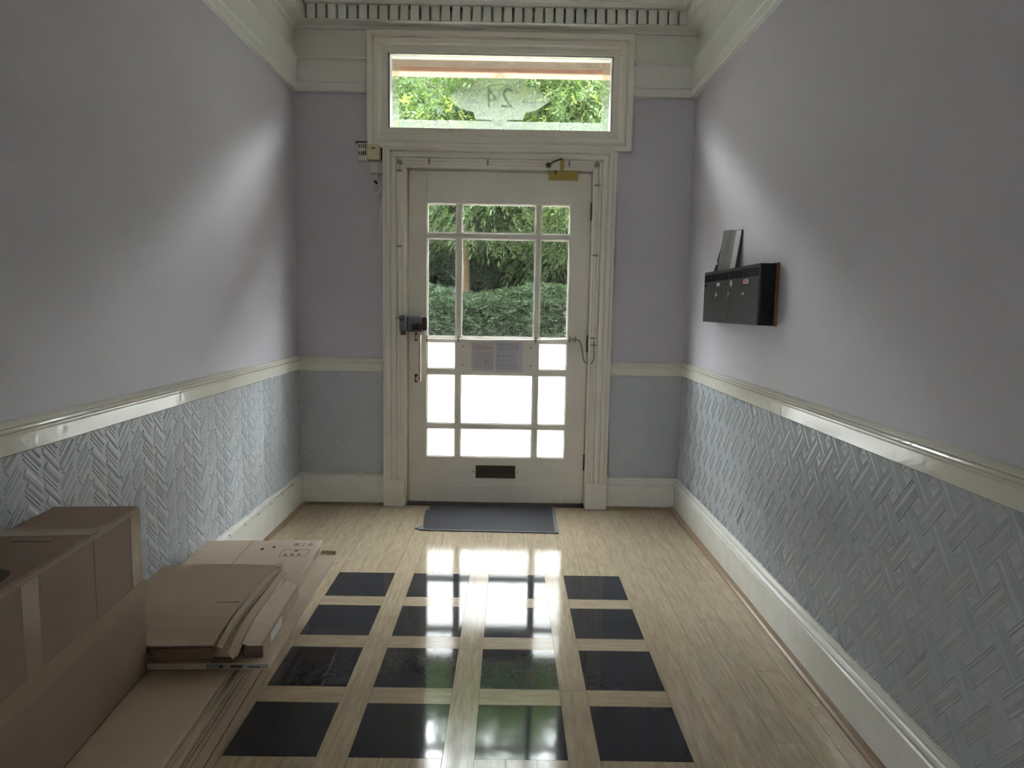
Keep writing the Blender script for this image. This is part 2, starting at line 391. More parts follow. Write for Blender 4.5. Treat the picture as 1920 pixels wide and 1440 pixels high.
sub(rail('floor_beading', QD, 'f', XL, -.9, 'beading_wood'), bf)
sub(rail('floor_beading', QD, 'f', .73, XR, 'beading_wood'), bf2)

# cornice with dentils
COR = [(0, 3.325), (.018, 3.328), (.022, 3.345), (.03, 3.35), (.098, 3.352), (.098, 3.360), (.040, 3.361), (.040, 3.45), (.13, 3.452), (.14, 3.468), (.15, 3.475), (.16, 3.52), (.19, 3.60), (.25, 3.68), (.30, 3.72), (.32, 3.725), (.32, ZC), (0, ZC)]
c1 = struct(rail('trim_9', COR, 'f', XL, XR, 'frieze_paint'), 'off-white plaster cornice with dentils above the transom window', 'cornice')
c2 = struct(rail('trim_10', COR, 'l', YB, 0, 'frieze_paint'), 'off-white plaster cornice with dentils along the left wall', 'cornice')
c3 = struct(rail('trim_11', COR, 'r', YB, 0, 'frieze_paint'), 'off-white plaster cornice with dentils along the right wall', 'cornice')
def dent(ax, n, start, parent):
    me = bpy.data.meshes.new('dentil'); b = MB()
    if ax == 'x': b.box(-.0265, .0265, 0, .065, 0, .09)
    else: b.box(-.0325, .0325, -.0265, .0265, 0, .09)
    me.from_pydata(b.v, [], b.f); me.materials.append(MATS['frieze_paint'])
    for i in range(n):
        o = bpy.data.objects.new('dentil', me); col.objects.link(o); o.parent = parent
        o.location = (start + i*.0693, -.104, 3.36) if ax == 'x' else ((XL+.0715) if parent is c2 else (XR-.0715), start - i*.0693, 3.36)
dent('x', 38, -1.432, c1); dent('y', 66, -.14, c2); dent('y', 66, -.14, c3)
dl = bpy.data.objects

# ------------------------------------------------------------------ door frame and transom frame
def frame_sweep(prof, x0, x1, z0, z1, sides):
    """mitred moulding around a rectangle; prof (outward, toward room); sides of l t r b"""
    b = MB()
    def ring(corner):
        sx, sz = corner
        X = x0 if sx < 0 else x1; Z = z0 if sz < 0 else z1
        return [(X + sx*o*(1 if True else 0), -d, Z + sz*o) for o, d in prof]
    def ringflat(sx, Z): X = x0 if sx < 0 else x1; return [(X + sx*o, -d, Z) for o, d in prof]
    def loft(A, B):
        i = len(b.v); n = len(A); b.v += A + B
        for k in range(n): b.f.append((i+k, i+(k+1) % n, i+n+(k+1) % n, i+n+k))
    c = {('l','t'): ring((-1, 1)), ('r','t'): ring((1, 1)), ('l','b'): ring((-1, -1)), ('r','b'): ring((1, -1))}
    lb = c[('l','b')] if 'b' in sides else ringflat(-1, z0); rb = c[('r','b')] if 'b' in sides else ringflat(1, z0)
    loft(lb, c[('l','t')]); loft(c[('l','t')], c[('r','t')]); loft(c[('r','t')], rb)
    if 'b' in sides: loft(rb, lb)
    return b
AP = [(0, 0), (0, .036), (.008, .040), (.012, .034), (.030, .034), (.034, .042), (.050, .042), (.056, .036), (.062, .050), (.075, .054), (.090, .050), (.096, .042), (.104, .056), (.120, .062), (.128, .058), (.134, .050), (.152, .050), (.154, .046), (.154, 0)]
arch = empty('trim_12', (-.08, 0, 0))
struct(arch, 'off-white fluted wooden architrave framing the front door', 'door frame')
frame_sweep(AP, DX0-.012, DX1+.006, .19, DZ+.012, 'ltr').build('architrave', 'door_white', arch)
MB().box(-.899, -.748, -.064, 0, 0, .192).build('plinth_block', 'door_white', arch, bevel=.003)
MB().box(.572, .726, -.064, 0, 0, .192).build('plinth_block', 'door_white', arch, bevel=.003)
MB().box(DX0-.14, DX0, -.028, .10, 0, DZ+.02).build('jamb', 'door_white', arch)
MB().box(DX1, DX1+.13, -.028, .10, 0, DZ+.02).build('jamb', 'door_white', arch)
MB().box(DX0-.14, DX1+.13, -.028, .10, DZ, 2.60).build('head', 'door_white', arch)
MB().box(DX0, DX0+.028, .067, .10, 0, DZ).box(DX1-.028, DX1, .067, .10, 0, DZ).box(DX0, DX1, .067, .10, DZ-.028, DZ).build('door_stop', 'door_white', arch)
MB().box(DX0, DX1, -.03, .12, 0, .012).build('threshold', 'dark_metal', arch)
TP = [(0, 0), (0, .022), (.045, .024), (.050, .036), (.062, .044), (.085, .046), (.098, .038), (.104, .050), (.112, .054), (.134, .054), (.142, .046), (.142, 0)]
win = empty('window_1', (-.09, 0, 2.6))
struct(win, 'wide transom window with etched border and oval numeral above the door', 'window')
frame_sweep(TP, TX0, TX1, TZ0, TZ1, 'ltrb').build('window_frame', 'door_white', win)
lin = MB()
lin.box(TX0-.08, TX0, -.02, .10, TZ0-.08, TZ1+.06); lin.box(TX1, TX1+.08, -.02, .10, TZ0-.08, TZ1+.06)
lin.box(TX0, TX1, -.02, .10, TZ1, TZ1+.06); lin.box(TX0, TX1, -.02, .10, TZ0-.085, TZ0)
lin.build('window_lining', 'door_white', win)
YG = .05
pane = MB().box(TX0, TX1, YG, YG+.004, TZ0, TZ1).build('glass_pane', 'clear_glass', win)
# etched band, cartouche, oval ring, mirrored house number, rosettes (etched on the inner face)
def inpane(mb, name, m):
    o = mb.build(name, m); o.parent = pane; o.location = (0, 0, 0)
    o.matrix_parent_inverse = Matrix.Translation((0, 0, 0)); o.location = -Vector((pane.location + win.location)); return o
BW = .066
e = MB(); y = YG-.0012
for (a, b_, c_, d_) in ((TX0, TX0+BW, TZ0, TZ1), (TX1-BW, TX1, TZ0, TZ1), (TX0+BW, TX1-BW, TZ0, TZ0+BW+.006), (TX0+BW, TX1-BW, TZ1-BW, TZ1)):
    e.quad((a, y, c_), (b_, y, c_), (b_, y, d_), (a, y, d_))
inpane(e, 'etched_border', 'etched_glass')
CXc, CZc, S = -.098, 2.905, .00387
q = [(0, 47), (8, 45.5), (13, 41), (15.6, 36.5), (30, 36.5), (43, 36.5), (45, 29), (48.5, 23), (60, 21.5), (70, 18), (80, 11), (87, 5), (90, 0)]
out = [(a, b_) for a, b_ in q] + [(a, -b_) for a, b_ in q[-2::-1]]; out += [(-a, b_) for a, b_ in out[-2:0:-1]]
e = MB()
for i in range(len(out)):
    a, b_ = out[i], out[(i+1) % len(out)]
    e.poly([(CXc, y, CZc), (CXc+a[0]*S, y, CZc+a[1]*S), (CXc+b_[0]*S, y, CZc+b_[1]*S)])
inpane(e, 'etched_cartouche', 'etched_glass')
y2 = y-.0008
def ringline(mb, cx, cz, rx, rz, w, n=48, t0=0, t1=360):
    for i in range(n):
        a0, a1 = R(t0+(t1-t0)*i/n), R(t0+(t1-t0)*(i+1)/n)
        mb.quad(*[(cx + (rx+dw)*math.cos(t), y2, cz + (rz+dw)*math.sin(t)) for t, dw in ((a0, -w), (a1, -w), (a1, w), (a0, w))])
e = MB(); ringline(e, CXc, CZc, 37*S, 25*S, .0022); ringline(e, CXc, CZc-38*S, 5*S, 5*S, .0015, 16); ringline(e, CXc-6*S, CZc-37*S, 4*S, 3*S, .0012, 14); ringline(e, CXc+6*S, CZc-37*S, 4*S, 3*S, .0012, 14); ringline(e, CXc, CZc+38*S, 5*S, 5*S, .0015, 16)
for zz in (TZ0+.016, TZ0+.058, TZ1-.016, TZ1-.055): e.quad((TX0+.02, y2, zz), (TX1-.02, y2, zz), (TX1-.02, y2, zz+.002), (TX0+.02, y2, zz+.002))
for xx in (TX0+.016, TX0+.055, TX1-.016, TX1-.055): e.quad((xx, y2, TZ0+.02), (xx+.002, y2, TZ0+.02), (xx+.002, y2, TZ1-.02), (xx, y2, TZ1-.02))
xx = TX0+.09
while xx < TX1-.09:
    if int((xx-TX0)/.03) % 8 in (3,):
        ringline(e, xx+.012, TZ0+.037, .010, .010, .0012, 14); ringline(e, xx+.012, TZ1-.036, .010, .010, .0012, 14); xx += .03
    else:
        for zz in (TZ0+.024, TZ1-.05): e.quad((xx, y2, zz), (xx+.0025, y2, zz), (xx+.0025, y2, zz+.026), (xx, y2, zz+.026))
        xx += .0085
zz = TZ0+.09
while zz < TZ1-.09:
    for xx in (TX0+.024, TX1-.05): e.quad((xx, y2, zz), (xx+.026, y2, zz), (xx+.026, y2, zz+.0025), (xx, y2, zz+.0025))
    zz += .0085
inpane(e, 'etched_lines', 'etched_line')
e = MB()
for sx in (-1, 1):
    for k in range(9):
        t = R(k*40+10); cx, cz = CXc+sx*64*S, CZc-1*S; d = Vector((math.cos(t), 0, math.sin(t))); n_ = Vector((-d.z, 0, d.x)); c0 = Vector((cx, y2, cz))
        e.poly([c0+d*.012, c0+d*.032+n_*.008, c0+d*.062, c0+d*.032-n_*.008])
inpane(e, 'etched_rosette', 'clear_glass')
cu = bpy.data.curves.new('numeral', 'FONT'); cu.body = '24'; cu.size = .19; cu.align_x = 'CENTER'; cu.align_y = 'CENTER'; cu.extrude = .0004; cu.space_character = 1.15
tmp = bpy.data.objects.new('numeral_source', cu); col.objects.link(tmp)
dg = bpy.context.evaluated_depsgraph_get(); me = bpy.data.meshes.new_from_object(tmp.evaluated_get(dg)); bpy.data.objects.remove(tmp)
me.materials.clear(); me.materials.append(MATS['etched_line'])
for v in me.vertices: v.co = Vector((CXc - v.co.x, y2 + v.co.z, CZc + v.co.y))
nob = bpy.data.objects.new('numeral', me); col.objects.link(nob); nob.parent = pane; nob.location = -(pane.location + win.location)

# ------------------------------------------------------------------ front door
LX0, LX1, LZ0, LZ1, YD = -.728, .562, .018, 2.402, .02
door = empty('door_1', (-.083, .04, .018)); struct(door, 'off-white front door with fourteen glass panes and a letter slot', 'door')
def dpart(mb, name, m='door_white', bevel=.0025, **k): return mb.build(name, m, door, bevel=bevel, **k)
CX = [(-.597, -.388), (-.352, .176), (.212, .418)]
RZ = [(1.976, 2.181), (1.237, 1.940), (1.006, 1.202), (.602, .967), (.355, .569)]
dpart(MB().box(LX0, -.597, YD, YD+.045, LZ0, LZ1), 'stile'); dpart(MB().box(.418, LX1, YD, YD+.045, LZ0, LZ1), 'stile')
dpart(MB().box(-.597, .418, YD, YD+.045, 2.181, LZ1), 'top_rail')
LSX0, LSX1, LSZ0, LSZ1 = -.234, .060, .199, .296
br = MB().box(-.597, LSX0, YD, YD+.045, LZ0, .355).box(LSX1, .418, YD, YD+.045, LZ0, .355).box(LSX0, LSX1, YD, YD+.045, LSZ1, .355).box(LSX0, LSX1, YD, YD+.045, LZ0, LSZ0)
dpart(br, 'bottom_rail', bevel=0)
dpart(MB().box(-.60, .42, YD-.006, YD, LZ0, .142), 'kick_board')
for a, b in zip(RZ[1:], RZ): dpart(MB().box(-.597, .418, YD+.004, YD+.045, a[1], b[0]), 'glazing_bar')
for a, b in ((-.388, -.352), (.176, .212)): dpart(MB().box(a, b, YD+.0055, YD+.0445, .355, 2.181), 'glazing_bar')
YP = YD+.034
for r, (z0, z1) in enumerate(RZ):
    for c, (x0, x1) in enumerate(CX):
        if r == 2 and c == 1: continue
        clear = r < 2
        p = MB().box(x0, x1, YP, YP+.005, z0, z1).build('glass_pane', 'clear_glass' if clear else 'frosted_glass', door)
        if not clear: p['label'] = 'frosted obscure glass pane'
        if clear:
            w = MB(); s_ = .0125; t = .00055
            n = int((z1-z0)/s_)
            for i in range(1, n+1): w.box(x0, x1, YP-.0012, YP-.0004, z0+i*s_-t, z0+i*s_+t)
            n = int((x1-x0)/s_)
            for i in range(1, n+1): w.box(x0+i*s_-t*.6, x0+i*s_+t*.6, YP-.0012, YP-.0004, z0, z1)
            o = w.build('wire_mesh', 'wire_grey'); o.parent = p; o.location = (0, 0, 0); o.location = -(p.location + door.location); stuff(o)
        bd = MB(); k = .007
        bd.box(x0, x0+k, YD+.012, YP, z0, z1).box(x1-k, x1, YD+.012, YP, z0, z1).box(x0, x1, YD+.012, YP, z0, z0+k).box(x0, x1, YD+.012, YP, z1-k, z1)
        o = bd.build('glazing_bead', 'door_white'); o.parent = p; o.location = -(p.location + door.location)
dpart(MB().box(-.392, .216, YD+.000, YD+.008, .985, 1.213), 'middle_panel', bevel=.001)
for sx in (-.333, .157):
    for sz in (1.17, 1.035): dpart(MB().frustum(sx, YD, sz, (0, -1, 0), .006, .004, .003, 10), 'screw', 'clip_grey', bevel=0)
# letter slot
ls = MB().box(LSX0, LSX1, YD+.034, YD+.045, LSZ0, LSZ1).box(LSX0, LSX0+.006, YD+.004, YD+.04, LSZ0, LSZ1).box(LSX1-.006, LSX1, YD+.004, YD+.04, LSZ0, LSZ1).box(LSX0, LSX1, YD+.004, YD+.04, LSZ1-.006, LSZ1).box(LSX0, LSX1, YD+.002, YD+.04, LSZ0, LSZ0+.006)
lso = dpart(ls, 'letter_slot', 'brown_recess', bevel=0)
f = MB().box(LSX0+.008, LSX1-.008, YD+.026, YD+.031, LSZ0+.03, LSZ1-.008).build('flap', 'dark_metal'); f.parent = lso; f.location = -(lso.location+door.location)
for sx in (LSX0-.016, LSX1+.014): dpart(MB().frustum(sx, YD, .248, (0, -1, 0), .006, .004, .003, 10), 'screw', 'clip_grey', bevel=0)
# hinges
for z in (1.98+.16, 1.205, .33): dpart(MB().frustum(LX1+.003, YD-.006, z-.06, (0, 0, 1), .007, .007, .12, 10), 'hinge', 'dark_metal', bevel=0)
# pull handle
h = MB(); h.tube([(-.640, YD-.045, .915), (-.640, YD-.045, 1.255)], .0085, 12)
ho = dpart(h, 'pull_handle', 'brass_dull', bevel=0, smooth=True)
for z in (.935, 1.235):
    o = MB().box(-.672, -.636, YD-.046, YD, z-.016, z+.016).build('handle_mount', 'brass_dull', bevel=.003); o.parent = ho; o.location = -(ho.location+door.location)
    o = MB().box(-.682, -.664, YD-.006, YD, z-.03, z+.03).build('mount_plate', 'dark_metal'); o.parent = ho; o.location = -(ho.location+door.location)
# rim lock: thing of its own, screwed to door and frame
lk = empty('electric_lock', (-.68, .02, 1.27)); tag(lk, 'grey electric rim lock with black knob end beside the glazing', 'lock')
MB().box(-.733, -.622, YD-.062, YD, 1.272, 1.384).build('lock_body', 'lock_grey', lk, bevel=.012, seg=3)
MB().box(-.625, -.592, YD-.058, YD-.002, 1.283, 1.378).build('end_cap', 'lock_black', lk, bevel=.006)
MB().box(-.694, -.622, YD-.066, YD-.058, 1.288, 1.332).build('button_window', 'lock_black', lk, bevel=.002)
MB().box(-.642, -.618, YD-.068, YD-.058, 1.288, 1.332).build('release_button', 'lock_red', lk, bevel=.002)
MB().box(-.778, -.738, -.086, -.036, 1.283, 1.388).build('keeper', 'lock_grey', lk, bevel=.006)
MB().box(-.774, -.742, -.089, -.084, 1.352, 1.366).build('keeper_slot', 'lock_black', lk)
MB().box(-.772, -.738, -.07, -.036, 1.250, 1.284).build('strike_plate', 'brown_recess', lk, bevel=.002)
# door closer
dc = empty('door_closer', (.36, .02, 2.348)); tag(dc, 'small brass concealed-arm door closer at the top of the door', 'door closer')
MB().box(.257, .462, YD-.03, YD, 2.350, 2.412).build('body', 'brass', dc, bevel=.003)
MB().box(.262, .457, YD-.034, YD-.028, 2.354, 2.362).build('lower_lip', 'brass', dc, bevel=.001)
MB().box(.332, .356, -.085, -.045, 2.41, 2.475).build('bracket', 'brass', dc, bevel=.002)
MB().tube([(.342, -.088, 2.478), (.29, -.088, 2.46), (.255, -.08, 2.44)], .006, 8).build('arm', 'dark_metal', dc)
MB().frustum(.25, -.06, 2.437, (0, -1, 0), .020, .016, .03, 14).build('pivot', 'dark_metal', dc)
MB().poly([(.292, YD-.0325, 2.408), (.315, YD-.0325, 2.408), (.305, YD-.0325, 2.378)]).poly([(.292, YD-.030, 2.408), (.305, YD-.030, 2.378), (.315, YD-.030, 2.408)]).build('embossed_mark', 'dark_metal', dc)
# notices
def notice(name, label, x0, x1, z0, z1, m, tbl):
    t = empty(name, (x0, YD-.003, z0)); tag(t, label, 'notice')
    MB().box(x0, x1, YD-.0035, YD-.002, z0, z1).build('sheet', m, t)
    p = MB(); y_ = YD-.0042; W = x1-x0
    if tbl:
        for k in range(11): p.quad((x0+W*.14, y_, z0+.02+k*.011), (x1-W*.12, y_, z0+.02+k*.011), (x1-W*.12, y_, z0+.0215+k*.011), (x0+W*.14, y_, z0+.0215+k*.011))
        for k in range(6): xx = x0+W*(.14+.148*k); p.quad((xx, y_, z0+.02), (xx+.0015, y_, z0+.02), (xx+.0015, y_, z0+.13), (xx, y_, z0+.13))
        p.quad((x0+W*.55, y_, z0+.066), (x0+W*.72, y_, z0+.064), (x0+W*.7, y_, z0+.07), (x0+W*.57, y_, z0+.075))
    else:
        rnd = random.Random(3); z = z1-.016
        while z > z0+.015:
            xx = x0+.012
            while xx < x1-.05:
                l_ = rnd.uniform(.008, .03); p.quad((xx, y_, z), (xx+l_, y_, z), (xx+l_, y_, z+.0035), (xx, y_, z+.0035)); xx += l_+.004
            z -= .0085 if rnd.random() < .8 else .016
    p.build('printed_lines', 'ink_faint', t)
    if tbl:
        p = MB()
        for zz, a, b_ in ((z1-.030, .1, .6), (z1-.042, .05, .95), (z1-.046, .05, .95), (z1-.056, .2, .75)): p.quad((x0+W*a, y_, zz), (x0+W*b_, y_, zz), (x0+W*b_, y_, zz+.003), (x0+W*a, y_, zz+.003))
        p.build('heading', 'ink_red', t)
notice('notice_sheet', 'white notice with a printed table and red heading on the door', -.272, -.108, .995, 1.208, 'paper_pink', True)
notice('notice_sheet', 'bluish notice with dense printed lines on the door', -.102, .100, .988, 1.210, 'paper_white', False)

# ------------------------------------------------------------------ cable round the door
cb = empty('door_cable', (-.08, -.05, 1.2)); tag(cb, 'white alarm cable clipped around the door frame with a flexible loop', 'cable')
def smooth_path(pts, n=8):
    P = [Vector(p) for p in pts]; o = []
    for i in range(len(P)-1):
        p0, p1, p2, p3 = P[max(i-1, 0)], P[i], P[i+1], P[min(i+2, len(P)-1)]
        for k in range(n):
            t = k/n; o.append(.5*((2*p1)+(p2-p0)*t+(2*p0-5*p1+4*p2-p3)*t*t+(3*p1-p0-3*p2+p3)*t**3))
    return o + [P[-1]]
yc = -.058
MB().tube([(-.782, yc, 1.36), (-.783, yc, 1.9), (-.784, yc, 2.41), (-.778, yc, 2.438), (-.762, yc, 2.448), (-.3, yc, 2.449), (.2, yc, 2.453), (.56, yc, 2.456), (.582, yc, 2.45), (.590, yc, 2.43), (.592, yc, 1.9), (.600, yc, 1.225)], .0052, 8).build('conduit', 'door_white', cb, smooth=True)
MB().tube(smooth_path([(.601, yc, 1.235), (.603, yc, 1.17), (.606, -.05, 1.11), (.592, -.035, 1.07), (.565, -.02, 1.062), (.540, -.01, 1.085), (.528, 0, 1.15), (.515, .006, 1.21), (.49, .008, 1.232), (.462, .008, 1.235)]), .0055, 8).build('flexible_loop', 'grey_cable', cb, smooth=True)
MB().tube(smooth_path([(.462, .010, 1.235), (.2, .010, 1.2245), (-.37, .010, 1.220), (-.56, .010, 1.222), (-.598, .008, 1.226), (-.61, .006, 1.25), (-.612, .004, 1.28)], 6), .0052, 8).build('door_run', 'white_cable', cb, smooth=True)
me = None
clips = [(-.783, yc, z, 0) for z in (1.37, 1.87, 2.385)] + [(.593, yc, z, 0) for z in (1.25, 1.83, 2.31)] + [(x_, yc, 2.452, 1) for x_ in (-.575, -.17, .395)] + [(.436, .012, 1.234, 1), (.19, .012, 1.225, 1), (-.368, .012, 1.221, 1), (-.596, .012, 1.226, 1), (.601, yc, 1.2, 0), (.475, .012, 1.234, 1)]
for (x_, y_, z_, hor) in clips:
    b = MB()
    if hor: b.box(-.006, .006, -.007, .008, -.010, .010).box(-.004, .004, -.002, .010, .010, .022).box(-.004, .004, -.002, .010, -.022, -.010)
    else: b.box(-.010, .010, -.007, .008, -.006, .006).box(.010, .022, -.002, .010, -.004, .004).box(-.022, -.010, -.002, .010, -.004, .004)
    b.v = [(v[0]+x_, v[1]+y_, v[2]+z_) for v in b.v]
    b.build('saddle_clip', 'clip_grey', cb)
for (x_, z_) in ((-.780, 2.444), (.588, 2.452)): MB().frustum(x_, -.045, z_, (0, -1, 0), .020, .016, .022, 12).build('corner_elbow', 'clip_grey', cb)

# ------------------------------------------------------------------ alarm boxes left of the frame
sb = empty('alarm_sounder', (-1.035, 0, 2.455)); tag(sb, 'small white slotted alarm sounder box on the wall left of the door', 'alarm')
MB().box(-1.072, -1.004, -.042, 0, 2.455, 2.572).build('case', 'white_plastic', sb, bevel=.004)
for r_, z in ((0, 2.535), (1, 2.487)):
    for k in range(4): MB().box(-1.063+k*.0145, -1.0555+k*.0145, -.0435, -.041, z, z+.026).build('vent_slot', 'brown_recess', sb)
MB().box(-1.085, -1.003, -.05, 0, 2.572, 2.580).build('top_ledge', 'dark_metal', sb, bevel=.002)
bb = empty('bell_box', (-.958, 0, 2.458)); tag(bb, 'cream plastic bell box beside the slotted alarm sounder', 'bell box')
MB().box(-1.000, -.918, -.058, 0, 2.458, 2.560).build('case', 'cream_plastic', bb, bevel=.004)
MB().box(-.972, -.946, -.0595, -.057, 2.528, 2.536).build('mark', 'print_ink', bb)
MB().tube(smooth_path([(-.998, -.035, 2.566), (-.96, -.035, 2.570), (-.915, -.03, 2.572), (-.908, -.03, 2.53), (-.908, -.03, 2.46)], 5), .004, 6).build('bell_wire', 'slot_dark', bb)
jb = empty('junction_box', (-.95, 0, 2.365)); tag(jb, 'small white junction box with a coiled cable hanging below the bell box', 'junction box')
MB().box(-.992, -.906, -.018, 0, 2.366, 2.452).build('backplate', 'white_plastic', jb, bevel=.003)
MB().box(-.988, -.938, -.040, -.015, 2.374, 2.446).build('cover', 'white_plastic', jb, bevel=.005)
MB().frustum(-.950, -.02, 2.366, (0, 0, -1), .010, .008, .028, 10).build('cable_gland', 'white_plastic', jb)
co = []
for k in range(46):
    t = R(k*16+60); rr = .036+.004*math.sin(k*.7); co.append((-.952+rr*math.cos(t), -.020-.00025*k, 2.272+rr*math.sin(t)*1.05))
MB().tube([(-.950, -.02, 2.34), (-.942, -.022, 2.32)] + co, .0042, 6).build('coiled_cable', 'white_cable', jb, smooth=True)
MB().tube([(-.958, -.031, 2.315), (-.938, -.033, 2.300)], .007, 6).build('cable_tie', 'slot_dark', jb)
# cable along the left skirting
sk = empty('skirting_cable', (-1.47, -1.5, .22)); tag(sk, 'thin white cable clipped along the top of the left skirting', 'cable')
pts = [(-1.476, y_, .214 + .003*math.sin(y_*5)) for y_ in [-4.2+.2*i for i in range(21)]] + [(-1.476, -.10, .216), (-1.472, -.06, .222), (-1.45, -.042, .228), (-1.40, -.040, .229), (-1.1, -.038, .228), (-.95, -.038, .226), (-.915, -.045, .229), (-.903, -.05, .242)]
MB().tube(pts, .0055, 6).build('cable', 'white_cable', sk, smooth=True)
for i in range(9):
    y_ = -.32-.21*i
    MB().box(-1.484, -1.4735, y_-.004, y_+.004, .203, .220).build('clip', 'clip_grey', sk)

# ------------------------------------------------------------------ mailboxes
mbx = empty('mailbox_bank', (1.2, -1.23, 1.39)); tag(mbx, 'bank of four dark metal mailboxes on a wooden backboard on the right wall', 'mailboxes')
MX, MY0, MY1, MZ0, MZ1 = 1.169, -1.69, -.77, 1.393, 1.684
MB().box(1.243, XR, MY0-.003, MY1+.003, MZ0-.003, MZ1+.004).build('backboard', 'backboard_wood', mbx, bevel=.002)
MB().box(MX+.006, 1.243, MY0, MY1, MZ0, MZ1).build('case', 'steel_black', mbx, bevel=.003)
W = (MY1-MY0-.016)/4
MB().box(MX, MX+.006, MY0, MY1, MZ1-.016, MZ1).box(MX, MX+.006, MY0, MY0+.010, MZ0, MZ1-.016).box(MX, MX+.006, MY1-.006, MY1, MZ0, MZ1-.016).box(MX, MX+.006, MY0, MY1, MZ0, MZ0+.004).build('front_frame', 'steel_dark', mbx, bevel=.001)
for k in range(4):
    y1 = MY1-.006-k*W; y0 = y1-W
    MB().box(MX+.004, MX+.007, y0+.006, y1-.006, MZ1-.060, MZ1-.017).build('mail_slot', 'slot_dark', mbx)
    MB().box(MX-.001, MX+.006, y0+.0015, y1-.0015, MZ1-.066, MZ1-.058).build('slot_lip', 'steel_dark', mbx)
    d = MB().box(MX-.002, MX+.005, y0+.0015, y1-.0015, MZ0+.004, MZ1-.066).build('door', 'steel_dark', mbx, bevel=.0015)
    MB().box(MX, MX+.006, y0-.003, y0+.003, MZ1-.066, MZ1-.016).build('divider', 'steel_dark', mbx)
    def onto(b, nm, mt, **kw):
        o = b.build(nm, mt, **kw); o.parent = d; o.location = -(d.location+mbx.location); return o
    ly = y1-.028
    onto(MB().frustum(MX-.001, ly, 1.548, (-1, 0, 0), .010, .009, .006, 14), 'lock_cylinder', 'chrome')
    onto(MB().box(MX-.010, MX-.006, ly-.003, ly+.003, 1.530, 1.566), 'key', 'chrome')
    if k == 0: onto(MB().box(MX-.0035, MX-.002, y1-.060, y1-.020, 1.598, 1.614), 'name_holder', 'slot_dark')
    if k == 1: onto(MB().box(MX-.0035, MX-.002, y1-.075, y1-.022, 1.597, 1.614), 'name_label', 'white_label')
    if k == 2: onto(MB().frustum(MX-.002, y1-.048, 1.604, (-1, 0, 0), .018, .018, .0015, 8), 'name_label', 'cream_plastic')
    if k == 3:
        onto(MB().box(MX-.0035, MX-.002, y1-.082, y1-.012, 1.596, 1.616), 'name_label', 'white_label')
        onto(MB().box(MX-.0045, MX-.0034, y1-.068, y1-.020, 1.600, 1.612), 'sticker', 'pink_sticker')
# leaflets standing on the mailboxes
def leaflet(name, label, ya, yb, z0, h, xb, xt, m, back=None):
    t = empty(name, (xb, (ya+yb)/2, z0)); tag(t, label, 'leaflet')
    b = MB(); th = .004
    hn, hf = h, h+.030                                # stands a little askew: far corner higher
    A = [(xb, ya, z0), (xb+th, ya, z0), (xt+th, ya, z0+hn), (xt, ya, z0+hn)]; B = [(xb, yb, z0), (xb+th, yb, z0), (xt+th, yb, z0+hf), (xt, yb, z0+hf)]
    b.v = A+B; b.f = [(0, 1, 5, 4), (1, 2, 6, 5), (2, 3, 7, 6), (3, 0, 4, 7), (3, 2, 1, 0), (4, 5, 6, 7)]
    b.build('cover', m, t)
    if back:
        ym = ya+.085; f = (ym-ya)/(yb-ya); e = .0008
        b = MB(); b.v = [(xb-e, ya+.004, z0+.004), (xt-e, ya+.004, z0+hn-.003), (xt-e, ym, z0+hn+(hf-hn)*f-.003), (xb-e, ym, z0+.004)]; b.f = [(0, 1, 2, 3)]; b.build('white_margin', 'leaflet_white', t)
leaflet('leaflet', 'grey brochure with a white margin leaning on the wall above the mailboxes', -1.145, -.825, MZ1+.004, .211, 1.225, 1.2525, 'leaflet_grey', True)
t = empty('leaflet', (1.235, -.8, MZ1+.004)); tag(t, 'dark folded leaflet slumped behind the grey brochure above the mailboxes', 'leaflet')
b = MB(); b.prism([(1.232, -.822, 1.688), (1.232, -.725, 1.688), (1.242, -.775, 1.78), (1.250, -.815, 1.86), (1.250, -.822, 1.86)], (1.232, 0, 0), (1.235, 0, 0)); b.build('fold', 'steel_dark', t)
b = MB(); b.prism([(1.2305, -.80, 1.730), (1.2305, -.765, 1.735), (1.2325, -.775, 1.75), (1.2325, -.80, 1.745)], (0, 0, 0), (.001, 0, 0)); b.build('printed_patch', 'leaflet_white', t)

# ------------------------------------------------------------------ windows added behind the viewer for fill light
for n, (a, c) in enumerate(WN):
    w2 = empty('window_%d' % (n+2), ((a+c)/2, HY-.1, WZ0)); struct(w2, ('left', 'right')[n] + ' fill-light window of the added stair hall behind the viewer', 'window')
    MB().box(a, a+.04, HY-.14, HY-.06, WZ0, WZ1).box(c-.04, c, HY-.14, HY-.06, WZ0, WZ1).box(a, c, HY-.13, HY-.07, WZ0, WZ0+.04).box(a, c, HY-.13, HY-.07, WZ1-.04, WZ1).build('window_frame', 'door_white', w2)
    MB().box(a+.04, c-.04, HY-.102, HY-.098, WZ0+.04, WZ1-.04).build('glass_pane', 'clear_glass', w2)
    MB().box(a-.05, c+.05, HY-.02, HY+.06, WZ0-.04, WZ0).build('window_sill', 'door_white', w2)
struct(MB().box(-20, 20, HY-20, HY-.2, -.4, -.16).build('paving', 'paving_slab'), 'pale paved yard behind the building', 'paving')

